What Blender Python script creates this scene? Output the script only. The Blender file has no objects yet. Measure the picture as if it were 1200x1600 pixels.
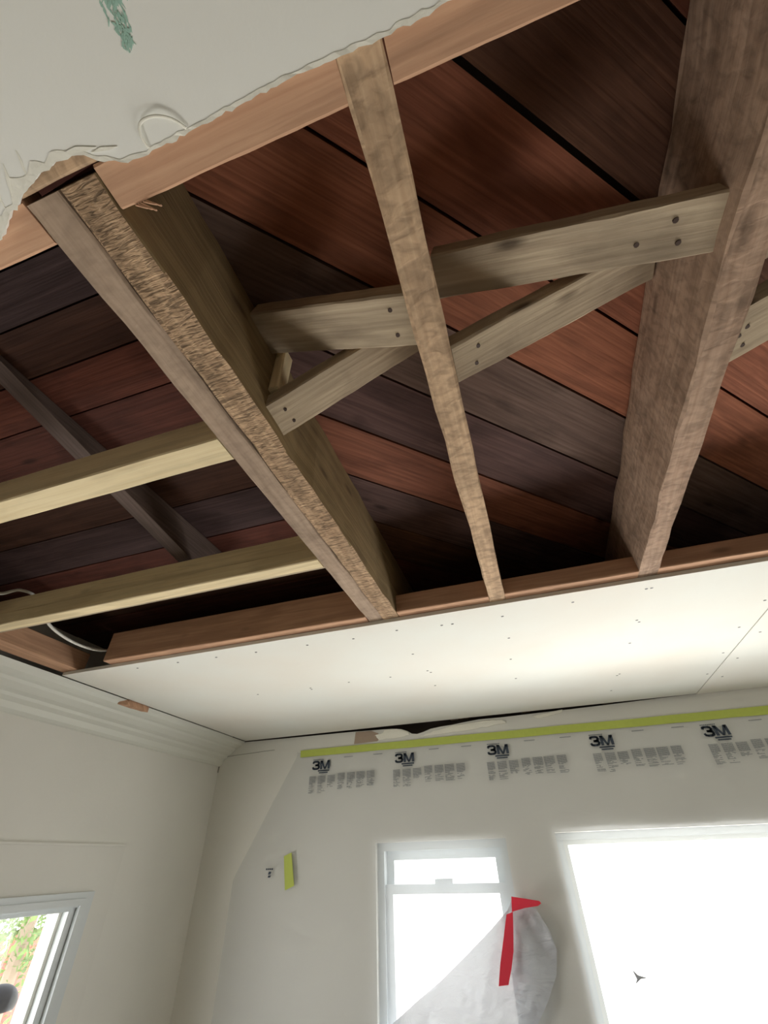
import bpy, bmesh, math, random
from mathutils import Vector, Matrix, noise

rng = random.Random(7)
C = bpy.context.scene.collection
sc = bpy.context.scene
S = 0.6            # one layout unit = 0.6 m, measured from the eye point
EYE = 1.84
def U(x, y, z): return Vector((x*S, y*S, z*S + EYE))

# ------------------------------------------------------------------ camera
cam_d = bpy.data.cameras.new('camera')
cam = bpy.data.objects.new('camera', cam_d); C.objects.link(cam)
cam_d.sensor_fit = 'VERTICAL'; cam_d.sensor_height = 24; cam_d.lens = 666.22/1600*24
cam_d.clip_start = 0.02; cam_d.clip_end = 200
Rm = Matrix(((0.9509638, 0.2128760, 0.2243917), (0.3083436, -0.5953981, -0.7419066), (-0.0243317, 0.7747161, -0.6318410)))
cam.matrix_world = Matrix.Translation(U(0, 0, 0)) @ Rm.to_4x4()
sc.camera = cam

# ------------------------------------------------------------------ view and world
sc.view_settings.view_transform = 'Standard'; sc.view_settings.look = 'None'
sc.view_settings.gamma = 1; sc.view_settings.use_curve_mapping = False
sc.view_settings.exposure = 0.5
sc.render.engine = 'CYCLES'
try:
    sc.cycles.use_denoising = True
    sc.cycles.max_bounces = 12; sc.cycles.diffuse_bounces = 8
    sc.cycles.transparent_max_bounces = 16
    sc.cycles.sample_clamp_indirect = 12
    sc.cycles.caustics_reflective = False; sc.cycles.caustics_refractive = False
except Exception: pass
W = bpy.data.worlds.new('overcast_sky'); sc.world = W; W.use_nodes = True
nt = W.node_tree; nt.nodes.clear()
tc = nt.nodes.new('ShaderNodeTexCoord'); sp = nt.nodes.new('ShaderNodeSeparateXYZ')
mr = nt.nodes.new('ShaderNodeMapRange'); mr.inputs[1].default_value = -0.15; mr.inputs[2].default_value = 0.25
mx = nt.nodes.new('ShaderNodeMix'); mx.data_type = 'RGBA'
mx.inputs[6].default_value = (1.0, 0.975, 0.925, 1); mx.inputs[7].default_value = (0.93, 0.96, 1.0, 1)
bg = nt.nodes.new('ShaderNodeBackground')
wo = nt.nodes.new('ShaderNodeOutputWorld')
nt.links.new(tc.outputs['Generated'], sp.inputs[0]); nt.links.new(sp.outputs[2], mr.inputs[0])
nt.links.new(mr.outputs[0], mx.inputs[0]); nt.links.new(mx.outputs[2], bg.inputs[0]); nt.links.new(bg.outputs[0], wo.inputs[0])
# strength: SKY everywhere, brighter over the sunlit ground (below the horizon), most of all on the side of the garden (-x)
SKY, GROUND, GARDEN, ADDED_BAND = 4.0, 5.0, 6.0, 14.0
def mrange(src, a, b_, c, d_):
    n = nt.nodes.new('ShaderNodeMapRange'); n.interpolation_type = 'SMOOTHSTEP'
    for i, v in enumerate((a, b_, c, d_)): n.inputs[i+1].default_value = v
    nt.links.new(src, n.inputs[0]); return n.outputs[0]
def mth(op, a, b_):
    n = nt.nodes.new('ShaderNodeMath'); n.operation = op
    for i, v in enumerate((a, b_)):
        if isinstance(v, (int, float)): n.inputs[i].default_value = v
        else: nt.links.new(v, n.inputs[i])
    return n.outputs[0]
low = mrange(sp.outputs[2], 0.05, -0.15, 0, 1)
west = mrange(sp.outputs[0], -0.3, -0.85, 0, 1)
st = mth('ADD', mth('MULTIPLY', low, mth('ADD', mth('MULTIPLY', west, GARDEN-GROUND), GROUND-SKY)), SKY)
# bright band added to the world, shining in through the far windows, some 30 to 45 degrees below the horizon
north = mrange(sp.outputs[1], 0.30, 0.55, 0, 1)
band = mth('MULTIPLY', mrange(sp.outputs[2], -0.48, -0.56, 0, 1), mrange(sp.outputs[2], -0.76, -0.66, 0, 1))
st = mth('ADD', st, mth('MULTIPLY', mth('MULTIPLY', north, band), ADDED_BAND))
nt.links.new(st, bg.inputs[1])

def portal(name, loc, rot, sx, sy):
    l = bpy.data.lights.new(name, 'AREA'); l.shape = 'RECTANGLE'; l.size = sx; l.size_y = sy
    l.cycles.is_portal = True
    o = bpy.data.objects.new(name, l); o.location = loc; o.rotation_euler = rot; C.objects.link(o)
PI = math.pi
# layout of the room in units
XL, XR, YF, YB, ZF, ZC, ZD = -3.12, 3.4, 4.24, -3.6, -3.067, 0.98, 1.355
WT = 0.26                      # wall thickness
W1 = (-1.444, -0.383, -2.1, 0.108)    # window 1 opening x0 x1 z0 z1
W2 = (-0.012, 2.3, -2.1, 0.128)
W3 = (1.42, 2.96, -2.02, -0.185)        # opening in the left wall y0 y1 z0 z1
portal('sky_light_small_window', U((W1[0]+W1[1])/2, YF+WT+.02, (W1[2]+W1[3])/2), (-PI/2, 0, 0), (W1[1]-W1[0])*S, (W1[3]-W1[2])*S)
portal('sky_light_picture_window', U((W2[0]+W2[1])/2, YF+WT+.02, (W2[2]+W2[3])/2), (-PI/2, 0, 0), (W2[1]-W2[0])*S, (W2[3]-W2[2])*S)
portal('sky_light_side_window', U(XL-.145, (W3[0]+W3[1])/2, (W3[2]+W3[3])/2), (0, -PI/2, 0), (W3[3]-W3[2])*S, (W3[1]-W3[0])*S)

# ------------------------------------------------------------------ materials
def lin(r, g, b):
    f = lambda c: (c/255/12.92) if c/255 <= .04045 else ((c/255+.055)/1.055)**2.4
    return (f(r), f(g), f(b), 1)
def newmat(name):
    m = bpy.data.materials.new(name); m.use_nodes = True
    b = m.node_tree.nodes['Principled BSDF']; return m, m.node_tree, b
def N(t, kind, **kw):
    n = t.nodes.new(kind)
    for k, v in kw.items(): setattr(n, k, v)
    return n
def mixrgb(t, fac, a, b, blend='MIX'):
    m = N(t, 'ShaderNodeMix', data_type='RGBA', blend_type=blend)
    for sock, v in ((m.inputs[0], fac), (m.inputs[6], a), (m.inputs[7], b)):
        if isinstance(v, (int, float)): sock.default_value = v
        elif isinstance(v, tuple): sock.default_value = v
        else: t.links.new(v, sock)
    return m.outputs[2]
def ramp(t, src, stops):
    r = N(t, 'ShaderNodeValToRGB')
    while len(r.color_ramp.elements) < len(stops): r.color_ramp.elements.new(0.5)
    for e, (p, c) in zip(r.color_ramp.elements, stops): e.position = p; e.color = c
    t.links.new(src, r.inputs[0]); return r.outputs[0]
def g(v): return (v, v, v, 1)

def paint(name, col, var=0.04, bump=0.02, scale=9, rough=0.75, col2=None):
    m, t, b = newmat(name)
    co = N(t, 'ShaderNodeTexCoord')
    n1 = N(t, 'ShaderNodeTexNoise'); n1.inputs['Scale'].default_value = 2.2; n1.inputs['Detail'].default_value = 5
    n2 = N(t, 'ShaderNodeTexNoise'); n2.inputs['Scale'].default_value = scale*8; n2.inputs['Detail'].default_value = 4
    t.links.new(co.outputs['Object'], n1.inputs['Vector']); t.links.new(co.outputs['Object'], n2.inputs['Vector'])
    c2 = col2 or tuple(c*(1-var*3) for c in col[:3])+(1,)
    f = ramp(t, n1.outputs[0], [(0.35, g(0)), (0.7, g(1))])
    t.links.new(mixrgb(t, f, col, c2), b.inputs['Base Color'])
    bp = N(t, 'ShaderNodeBump'); bp.inputs['Strength'].default_value = bump*10; bp.inputs['Distance'].default_value = 0.002
    t.links.new(n2.outputs[0], bp.inputs['Height']); t.links.new(bp.outputs[0], b.inputs['Normal'])
    b.inputs['Roughness'].default_value = rough
    return m

def wood(name, ca, cb, grain=1.0, bump=0.35, saw=0.0, hairy=0.0, tint=False, knots=0.5, stain=0.3, dark=(0.05, 0.03, 0.018, 1)):
    """procedural sawn timber; u of the uv map runs along the grain in metres"""
    m, t, b = newmat(name)
    uv = N(t, 'ShaderNodeUVMap'); uv.uv_map = 'uv'
    def tex(sx, sy, scale, detail=6, dist=0.0, rot=0.0):
        mp = N(t, 'ShaderNodeMapping'); mp.inputs['Scale'].default_value = (sx, sy, 1); mp.inputs['Rotation'].default_value = (0, 0, rot)
        t.links.new(uv.outputs[0], mp.inputs[0])
        n = N(t, 'ShaderNodeTexNoise'); n.inputs['Scale'].default_value = scale; n.inputs['Detail'].default_value = detail; n.inputs['Distortion'].default_value = dist
        t.links.new(mp.outputs[0], n.inputs['Vector']); return n.outputs[0]
    fine = tex(3*grain, 90*grain, 1.6, 8, 0.3)
    broad = tex(1.2, 14, 2.0, 4, 1.2)
    blot = tex(5, 9, 1.6, 5, 0.4)
    col = mixrgb(t, ramp(t, fine, [(0.3, g(0)), (0.7, g(1))]), ca, cb)
    mid = tuple(x*0.72 for x in cb[:3])+(1,)
    col = mixrgb(t, ramp(t, broad, [(0.45, g(0)), (0.62, g(0.55))]), col, mid)
    col = mixrgb(t, ramp(t, blot, [(0.5, g(0)), (0.78, g(stain))]), col, dark)
    if knots:
        mp = N(t, 'ShaderNodeMapping'); mp.inputs['Scale'].default_value = (4.5, 13, 1); t.links.new(uv.outputs[0], mp.inputs[0])
        v = N(t, 'ShaderNodeTexVoronoi'); v.inputs['Scale'].default_value = 1.0; t.links.new(mp.outputs[0], v.inputs['Vector'])
        k = ramp(t, v.outputs['Distance'], [(0.05, g(knots)), (0.14, g(0))])
        col = mixrgb(t, k, col, dark)
    if tint:
        at = N(t, 'ShaderNodeAttribute'); at.attribute_name = 'tint'
        col = mixrgb(t, 1.0, col, at.outputs['Color'], 'MULTIPLY')
    h = fine
    if saw:
        s = tex(70, 38, 1.0, 3, 0.6, 0.6)
        h = mixrgb(t, 0.6, h, s)
        sd = ramp(t, s, [(0.35, g(1-saw)), (0.6, g(1))])
        col = mixrgb(t, 1.0, col, sd, 'MULTIPLY')
    if hairy:
        s = tex(260, 40, 1.0, 3, 1.2, 0.25)
        h = mixrgb(t, 0.7, h, s)
        sd = ramp(t, s, [(0.36, g(1-hairy)), (0.55, g(1)), (0.72, g(1.25))])
        col = mixrgb(t, 1.0, col, sd, 'MULTIPLY')
    t.links.new(col, b.inputs['Base Color'])
    bp = N(t, 'ShaderNodeBump'); bp.inputs['Strength'].default_value = bump; bp.inputs['Distance'].default_value = 0.004
    t.links.new(h, bp.inputs['Height']); t.links.new(bp.outputs[0], b.inputs['Normal'])
    b.inputs['Roughness'].default_value = 0.85; b.inputs['Specular IOR Level'].default_value = 0.2
    return m
def plain(name, col, rough=0.6, metal=0.0, var=0.12, scale=30):
    m, t, b = newmat(name)
    co = N(t, 'ShaderNodeTexCoord'); n = N(t, 'ShaderNodeTexNoise'); n.inputs['Scale'].default_value = scale
    t.links.new(co.outputs['Object'], n.inputs['Vector'])
    c2 = tuple(x*(1-var) for x in col[:3])+(1,)
    t.links.new(mixrgb(t, n.outputs[0], col, c2), b.inputs['Base Color'])
    b.inputs['Roughness'].default_value = rough; b.inputs['Metallic'].default_value = metal
    return m

M = {}
M['wall'] = paint('off_white_wall_paint', (0.72, 0.71, 0.66, 1), 0.02)
M['old'] = paint('old_ceiling_paint', (0.87, 0.87, 0.82, 1), 0.015)
M['new'] = paint('bare_drywall_paper', (0.71, 0.72, 0.67, 1), 0.02, 0.01, col2=(0.70, 0.67, 0.60, 1))
M['gyp'] = paint('gypsum_core', (0.62, 0.58, 0.50, 1), 0.1, 0.06)
M['paper'] = paint('torn_drywall_paper', (0.90, 0.88, 0.78, 1), 0.05, 0.04, scale=20)
M['brown_paper'] = paint('brown_backing_paper', (0.42, 0.32, 0.24, 1), 0.1, 0.05, scale=14)
M['trimw'] = paint('white_trim_paint', (0.72, 0.73, 0.67, 1), 0.01, 0.01, rough=0.5)
M['vinyl'] = plain('white_vinyl', (0.62, 0.66, 0.67, 1), 0.35, var=0.03)
M['floor'] = wood('floor_boards', (0.42, 0.36, 0.29, 1), (0.36, 0.30, 0.23, 1))
M['joist'] = wood('rough_sawn_tan_joist', (0.626, 0.442, 0.285, 1), (0.506, 0.340, 0.212, 1), saw=0.35, bump=0.7, stain=0.35)
M['joist_grey'] = wood('grey_tan_joist', (0.459, 0.344, 0.254, 1), (0.361, 0.262, 0.189, 1), saw=0.15, bump=0.4, stain=0.35)
M['joist_red'] = wood('rough_reddish_tan_joist', (0.459, 0.320, 0.230, 1), (0.361, 0.238, 0.164, 1), saw=0.3, bump=0.8, stain=0.45)
M['hairy'] = wood('splintery_brown_joist', (0.570, 0.396, 0.248, 1), (0.423, 0.276, 0.166, 1), hairy=0.6, bump=1.0, stain=0.5)
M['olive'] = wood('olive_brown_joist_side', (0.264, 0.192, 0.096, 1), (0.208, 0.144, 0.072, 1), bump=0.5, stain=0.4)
M['brace'] = wood('weathered_bridging_wood', (0.487, 0.395, 0.277, 1), (0.386, 0.302, 0.210, 1), knots=0.8, stain=0.45)
M['darkwood'] = wood('darkened_old_timber', (0.14, 0.10, 0.085, 1), (0.09, 0.065, 0.055, 1), stain=0.5)  # dark colour stands in for the shade deep in the left bay
M['pine'] = wood('pale_new_pine', (0.80, 0.68, 0.44, 1), (0.72, 0.58, 0.35, 1), bump=0.15, knots=0.25, stain=0.12)
M['fir'] = wood('pinkish_new_fir', (0.598, 0.370, 0.238, 1), (0.493, 0.282, 0.176, 1), bump=0.15, knots=0.35, stain=0.12)
M['deck'] = wood('old_board_decking', (0.40, 0.34, 0.30, 1), (0.25, 0.195, 0.17, 1), tint=True, bump=0.5, knots=0.7, stain=0.5)
M['rust'] = plain('rusty_nail', (0.06, 0.035, 0.025, 1), 0.6, 0.3)
M['screw'] = plain('dark_screw_head', (0.10, 0.10, 0.10, 1), 0.5, 0.6)
M['cable'] = plain('white_cable_sheath', (0.75, 0.74, 0.68, 1), 0.5)
M['gap'] = plain('dark_caulk_crack', (0.10, 0.09, 0.08, 1), 0.9)
M['crack'] = plain('grey_paint_crack', (0.28, 0.27, 0.24, 1), 0.9)
M['ink'] = plain('dark_blue_ink', (0.035, 0.05, 0.075, 1), 0.6)
M['greyink'] = plain('grey_ink', (0.22, 0.23, 0.235, 1), 0.7)
M['green'] = plain('yellow_green_tape', (0.50, 0.58, 0.11, 1), 0.7, var=0.1, scale=60)
M['teal'] = plain('old_teal_paint', (0.42, 0.64, 0.54, 1), 0.8, var=0.3, scale=80)
M['dark'] = plain('dark_grey_plastic', (0.012, 0.012, 0.014, 1), 0.5)
M['dark'].node_tree.nodes['Principled BSDF'].inputs['Specular IOR Level'].default_value = 0.05
M['attic'] = plain('dark_timber', (0.09, 0.07, 0.06, 1), 0.9)  # plain even dark brown for framing and the deck above
M['leaf'] = plain('garden_leaves', (0.22, 0.34, 0.10, 1), 0.7, var=0.6, scale=6)
M['bark'] = plain('bark', (0.34, 0.26, 0.2, 1), 0.9)
M['redpaint'] = plain('red_painted_wood', (0.55, 0.12, 0.09, 1), 0.7)
M['lawn'] = paint('pale_lawn', (0.45, 0.46, 0.30, 1), 0.1, 0.05)
M['outer'] = plain('torn_film_edge', (0.45, 0.47, 0.52, 1), 0.9)

def film_mat(name, clear, col, wrinkle=0.4, trans=0.6):
    m, t, b = newmat(name); t.nodes.remove(b)
    out = t.nodes['Material Output']
    co = N(t, 'ShaderNodeTexCoord')
    mp = N(t, 'ShaderNodeMapping'); mp.inputs['Scale'].default_value = (3, 3, 9); t.links.new(co.outputs['Object'], mp.inputs[0])
    n = N(t, 'ShaderNodeTexNoise'); n.inputs['Scale'].default_value = 2.2; n.inputs['Detail'].default_value = 6; n.inputs['Distortion'].default_value = 1.5
    t.links.new(mp.outputs[0], n.inputs['Vector'])
    bp = N(t, 'ShaderNodeBump'); bp.inputs['Strength'].default_value = wrinkle; bp.inputs['Distance'].default_value = 0.02
    t.links.new(n.outputs[0], bp.inputs['Height'])
    tr = N(t, 'ShaderNodeBsdfTransparent'); tl = N(t, 'ShaderNodeBsdfTranslucent'); df = N(t, 'ShaderNodeBsdfDiffuse'); gl = N(t, 'ShaderNodeBsdfGlossy')
    gl.inputs['Roughness'].default_value = 0.35
    for s in (tl, df): s.inputs['Color'].default_value = col
    for s in (tl, df, gl): t.links.new(bp.outputs[0], s.inputs['Normal'])
    a = N(t, 'ShaderNodeMixShader'); a.inputs[0].default_value = trans
    t.links.new(df.outputs[0], a.inputs[1]); t.links.new(tl.outputs[0], a.inputs[2])
    c = N(t, 'ShaderNodeMixShader'); c.inputs[0].default_value = 0.05
    t.links.new(a.outputs[0], c.inputs[1]); t.links.new(gl.outputs[0], c.inputs[2])
    d = N(t, 'ShaderNodeMixShader'); d.inputs[0].default_value = clear
    t.links.new(c.outputs[0], d.inputs[1]); t.links.new(tr.outputs[0], d.inputs[2])
    t.links.new(d.outputs[0], out.inputs[0]); return m
M['film'] = film_mat('hazy_masking_film', 0.74, (0.66, 0.69, 0.72, 1))
M['flap'] = film_mat('bunched_masking_film', 0.05, (0.52, 0.54, 0.58, 1), 0.6, 0.11)
M['red'] = film_mat('red_translucent_tape', 0.06, (0.85, 0.06, 0.11, 1), 0.2, 0.4)
m, t, b = newmat('window_glass'); t.nodes.remove(b)
tr = N(t, 'ShaderNodeBsdfTransparent'); gl = N(t, 'ShaderNodeBsdfGlossy'); gl.inputs['Roughness'].default_value = 0.03
d = N(t, 'ShaderNodeMixShader'); d.inputs[0].default_value = 0.06
t.links.new(tr.outputs[0], d.inputs[1]); t.links.new(gl.outputs[0], d.inputs[2]); t.links.new(d.outputs[0], t.nodes['Material Output'].inputs[0])
M['glass'] = m

# ------------------------------------------------------------------ builders
class MB:
    def __init__(s): s.v = []; s.f = []; s.uv = []; s.t = []
    def quadbox(s, lo, hi):
        """axis box in layout units"""
        (x0, y0, z0), (x1, y1, z1) = lo, hi
        P = [U(x, y, z) for z in (z0, z1) for y in (y0, y1) for x in (x0, x1)]
        b = len(s.v); s.v += P
        for q in ((0,2,3,1), (4,5,7,6), (0,1,5,4), (2,6,7,3), (0,4,6,2), (1,3,7,5)):
            s.f.append([b+i for i in q])
            A = [P[i] for i in q]; n = (A[1]-A[0]).cross(A[2]-A[0])
            k = max(range(3), key=lambda i: abs(n[i]))
            o = [(1, 2), (0, 2), (0, 1)][k]
            s.uv.append([(a[o[0]], a[o[1]]) for a in A]); s.t.append((1, 1, 1, 1))
    def prism(s, poly, z0, z1, ang=0.0, off=(0, 0), tint=(1, 1, 1, 1)):
        """horizontal polygon (ccw, units) extruded from z0 to z1; uv rotated by ang"""
        b = len(s.v); n = len(poly)
        s.v += [U(x, y, z0) for x, y in poly] + [U(x, y, z1) for x, y in poly]
        ca, sa = math.cos(ang), math.sin(ang)
        uvp = [((x*ca+y*sa)*S+off[0], (-x*sa+y*ca)*S+off[1]) for x, y in poly]
        s.f.append([b+i for i in reversed(range(n))]); s.uv.append(list(reversed(uvp))); s.t.append(tint)
        s.f.append([b+n+i for i in range(n)]); s.uv.append(uvp); s.t.append(tint)
        for i in range(n):
            j = (i+1) % n
            s.f.append([b+i, b+j, b+n+j, b+n+i]); h = (z1-z0)*S
            s.uv.append([uvp[i], uvp[j], (uvp[j][0], uvp[j][1]+h), (uvp[i][0], uvp[i][1]+h)]); s.t.append(tint)
    def plate(s, poly, y0, y1):
        """polygon in x,z (units) extruded along y"""
        b = len(s.v); n = len(poly)
        s.v += [U(x, y0, z) for x, z in poly] + [U(x, y1, z) for x, z in poly]
        s.f.append([b+i for i in range(n)]); s.uv.append([(x*S, z*S) for x, z in poly]); s.t.append((1,1,1,1))
        s.f.append([b+n+i for i in reversed(range(n))]); s.uv.append([(x*S, z*S) for x, z in reversed(poly)]); s.t.append((1,1,1,1))
        for i in range(n):
            j = (i+1) % n
            s.f.append([b+j, b+i, b+n+i, b+n+j]); s.uv.append([(0, 0), (.1, 0), (.1, .1), (0, .1)]); s.t.append((1,1,1,1))
    def beam(s, a, b_, w, t, seg=24, jit=0.0, ch=0.004, seed=0, off=None):
        """bar from a to b_ (units, Vector) centred; w,t full cross vectors (units)"""
        a, b_, w, t = map(Vector, (a, b_, w, t)); L = (b_-a).length*S
        off = off or (rng.uniform(0, 20), rng.uniform(0, 20))
        cw, ct = ch/w.length, ch/t.length
        prof = [(-.5+cw, -.5), (.5-cw, -.5), (.5, -.5+ct), (.5, .5-ct), (.5-cw, .5), (-.5+cw, .5), (-.5, .5-ct), (-.5, -.5+ct)]
        per = [0]
        for i in range(8):
            p, q = prof[i], prof[(i+1) % 8]; per.append(per[-1] + ((q[0]-p[0])*w + (q[1]-p[1])*t).length*S)
        base = len(s.v)
        for k in range(seg+1):
            f = k/seg; c = a.lerp(b_, f)
            for i, (p, q) in enumerate(prof):
                jw = noise.noise(Vector((f*L*9, i//2*7.3, seed*3.1)))*jit + noise.noise(Vector((f*L*40, i*3.3, seed*5.1)))*jit*.4
                jt = noise.noise(Vector((f*L*9, i//2*5.1+50, seed*2.7)))*jit*.6
                pt = c + (p + (jw if abs(p) > .4 else 0)/w.length*(1 if p > 0 else -1))*w + (q + jt/t.length*(1 if q > 0 else -1))*t
                s.v.append(U(*pt))
        for k in range(seg):
            u0, u1 = off[0]+L*k/seg, off[0]+L*(k+1)/seg
            for i in range(8):
                j = (i+1) % 8
                s.f.append([base+k*8+i, base+(k+1)*8+i, base+(k+1)*8+j, base+k*8+j][::-1])
                v0, v1 = off[1]+per[i], off[1]+per[i+1]
                s.uv.append([(u0, v0), (u1, v0), (u1, v1), (u0, v1)][::-1]); s.t.append((1,1,1,1))
        for k, rv in ((0, False), (seg, True)):
            q = [base+k*8+i for i in range(8)]; uvq = [(off[0]+p*.3, off[1]+r*.3) for p, r in prof]
            if not rv: q.reverse(); uvq.reverse()
            s.f.append(q); s.uv.append(uvq); s.t.append((1,1,1,1))
    def build(s, name, mat, parent=None, smooth=False, origin=None):
        me = bpy.data.meshes.new(name)
        if origin is None:
            if parent is not None and s.v:
                origin = sum(s.v, Vector())/len(s.v)
            else:
                origin = Vector((sum(v.x for v in s.v)/len(s.v), sum(v.y for v in s.v)/len(s.v), min(v.z for v in s.v)))
        me.from_pydata([v-origin for v in s.v], [], s.f)
        me.uv_layers.new(name='uv'); me.color_attributes.new('tint', 'FLOAT_COLOR', 'CORNER')
        uvl = me.uv_layers['uv']; ca = me.color_attributes['tint']
        li = 0
        for uvs, tt in zip(s.uv, s.t):
            for q in uvs:
                uvl.data[li].uv = q; ca.data[li].color = tt; li += 1
        bm = bmesh.new(); bm.from_mesh(me); bmesh.ops.recalc_face_normals(bm, faces=bm.faces); bm.to_mesh(me); bm.free()
        if smooth:
            for p in me.polygons: p.use_smooth = True
        me.materials.append(M[mat] if isinstance(mat, str) else mat)
        o = bpy.data.objects.new(name, me); C.objects.link(o)
        o.location = origin
        if parent is not None:
            o.parent = parent; o.location = origin - world_loc(parent)
        return o
def world_loc(o):
    l = Vector(o.location)
    while o.parent: o = o.parent; l += Vector(o.location)
    return l
def tag(o, label=None, cat=None, group=None, kind=None):
    if label: o['label'] = label
    if cat: o['category'] = cat
    if group: o['group'] = group
    if kind: o['kind'] = kind
    return o
def empty(name, p, label, cat, group=None):
    o = bpy.data.objects.new(name, None); o.empty_display_size = 0.05; C.objects.link(o); o.location = U(*p)
    return tag(o, label, cat, group)
def struct(mb, name, mat): return tag(mb.build(name, mat), kind='structure')
def wall_with_holes(axis, c0, c1, a0, a1, z0, z1, holes):
    """boxes round rectangular openings; axis 'y' = wall across y (a is x), 'x' = wall across x (a is y)"""
    mb = MB(); As = sorted({a0, a1, *[h[0] for h in holes], *[h[1] for h in holes]}); Zs = sorted({z0, z1, *[h[2] for h in holes], *[h[3] for h in holes]})
    for i in range(len(As)-1):
        for k in range(len(Zs)-1):
            ac, zc = (As[i]+As[i+1])/2, (Zs[k]+Zs[k+1])/2
            if any(h[0] < ac < h[1] and h[2] < zc < h[3] for h in holes): continue
            if axis == 'y': mb.quadbox((As[i], c0, Zs[k]), (As[i+1], c1, Zs[k+1]))
            else: mb.quadbox((c0, As[i], Zs[k]), (c1, As[i+1], Zs[k+1]))
    return mb
def bx(lo, hi): mb = MB(); mb.quadbox(lo, hi); return mb

# ------------------------------------------------------------------ room shell
struct(bx((XL-WT, YB-WT, ZF-.1), (XR+WT, YF+WT, ZF)), 'floor', 'floor')
struct(wall_with_holes('y', YF, YF+WT, XL, XR, ZF, 0.86, [W1, W2]), 'wall_far', 'wall')
struct(wall_with_holes('x', XL-.125, XL, YB-WT, YF+WT, ZF, 1.5, [W3]), 'wall_left', 'wall')
struct(bx((XR, YB-WT, ZF), (XR+WT, YF+WT, 1.5)), 'wall_right', 'wall')
struct(bx((XL, YB-WT, ZF), (XR, YB, 1.5)), 'wall_back', 'wall')
# top of the far wall: ragged old drywall strip, its upper edge broken open in one place
top = [(XL, .86), (XR, .86), (XR, .985), (1.4, .985)]
zt = [(1.2,.984),(.9,.978),(.6,.972),(.35,.968),(.1,.965),(-.1,.962),(-.25,.960),(-.45,.962),(-.60,.950),(-.70,.940),(-.80,.935),(-.90,.925),(-.97,.905),(-1.03,.893),
      (-1.08,.900),(-1.12,.925),(-1.18,.948),(-1.27,.960),(-1.40,.962),(-1.65,.968),(-2.0,.970),(-2.4,.972),(-2.83,.975),(XL,.98)]
mb = MB(); mb.plate(top+zt, YF, YF+.03); struct(mb, 'wall_far_upper', 'wall')
# dark framing behind the gap, closing the ceiling void
struct(bx((XL, YF+.14, .86), (XR, YF+WT, 1.5)), 'wall_far_plate', 'attic')

# window 1 : double-hung window (frame, two sashes, panes, latch)
def rect_frame(mb, x0, x1, z0, z1, w, y0, y1):
    mb.quadbox((x0, y0, z0), (x0+w, y1, z1)); mb.quadbox((x1-w, y0, z0), (x1, y1, z1))
    mb.quadbox((x0+w, y0, z0), (x1-w, y1, z0+w)); mb.quadbox((x0+w, y0, z1-w), (x1-w, y1, z1))
mb = MB(); rect_frame(mb, W1[0], W1[1], W1[2], W1[3], .055, YF+.05, YF+.2)
w1 = struct(mb, 'window_1', 'vinyl')
mb = MB(); rect_frame(mb, W1[0]+.055, W1[1]-.055, -1.05, W1[3]-.055, .06, YF+.13, YF+.18); mb.build('upper_sash', 'vinyl', w1)
mb = MB(); rect_frame(mb, W1[0]+.055, W1[1]-.055, W1[2]+.055, -.155, .06, YF+.075, YF+.125); sash = mb.build('lower_sash', 'vinyl', w1)
mb = bx((-.98, YF+.055, -.155), (-.84, YF+.12, -.125)); mb.build('sash_lock', 'vinyl', sash)
bx((W1[0]+.1, YF+.15, -1.0), (W1[1]-.1, YF+.155, W1[3]-.1)).build('pane', 'glass', w1)
bx((W1[0]+.1, YF+.10, W1[2]+.1), (W1[1]-.1, YF+.105, -.2)).build('pane', 'glass', w1)
# window 2 : picture window
mb = MB(); rect_frame(mb, W2[0], W2[1], W2[2], W2[3], .045, YF+.09, YF+.2)
w2 = struct(mb, 'window_2', 'vinyl')
mb = MB(); rect_frame(mb, W2[0]+.045, W2[1]-.045, W2[2]+.045, W2[3]-.045, .03, YF+.12, YF+.18); mb.build('glazing_bead', 'trimw', w2)
bx((W2[0]+.06, YF+.15, W2[2]+.06), (W2[1]-.06, YF+.155, W2[3]-.06)).build('pane', 'glass', w2)
# window 3 in the left wall
def rect_frame_x(mb, y0, y1, z0, z1, w, x0, x1):
    mb.quadbox((x0, y0, z0), (x1, y0+w, z1)); mb.quadbox((x0, y1-w, z0), (x1, y1, z1))
    mb.quadbox((x0, y0+w, z0), (x1, y1-w, z0+w)); mb.quadbox((x0, y0+w, z1-w), (x1, y1-w, z1))
mb = MB(); rect_frame_x(mb, 1.28, 3.10, -2.2, -.118, .075, XL, XL+.035)
w3 = struct(mb, 'window_3', 'vinyl')
mb = MB(); rect_frame_x(mb, 1.345, 3.035, -2.1, -.15, .035, XL-.01, XL+.048); mb.build('casing_bead', 'vinyl', w3)
mb = MB(); rect_frame_x(mb, 1.38, 2.995, -2.05, -.165, .045, XL-.06, XL+.018); mb.build('sash', 'vinyl', w3)
mb = MB(); rect_frame_x(mb, 1.42, 2.955, -2.02, -.185, .03, XL-.12, XL-.03); mb.build('glazing_bead', 'trimw', w3)
bx((XL-.10, 1.42, -2.0), (XL-.095, 2.95, -.19)).build('pane', 'glass', w3)
# flat casing board round window 3 with a thin ledge
mb = wall_with_holes('x', XL, XL+.012, 1.0, 3.285, -2.7, .125, [(1.28, 3.10, -2.2, -.118)])
mb.quadbox((XL, .95, .125), (XL+.022, 3.285, .138))
struct(mb, 'trim_1', 'wall')
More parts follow.
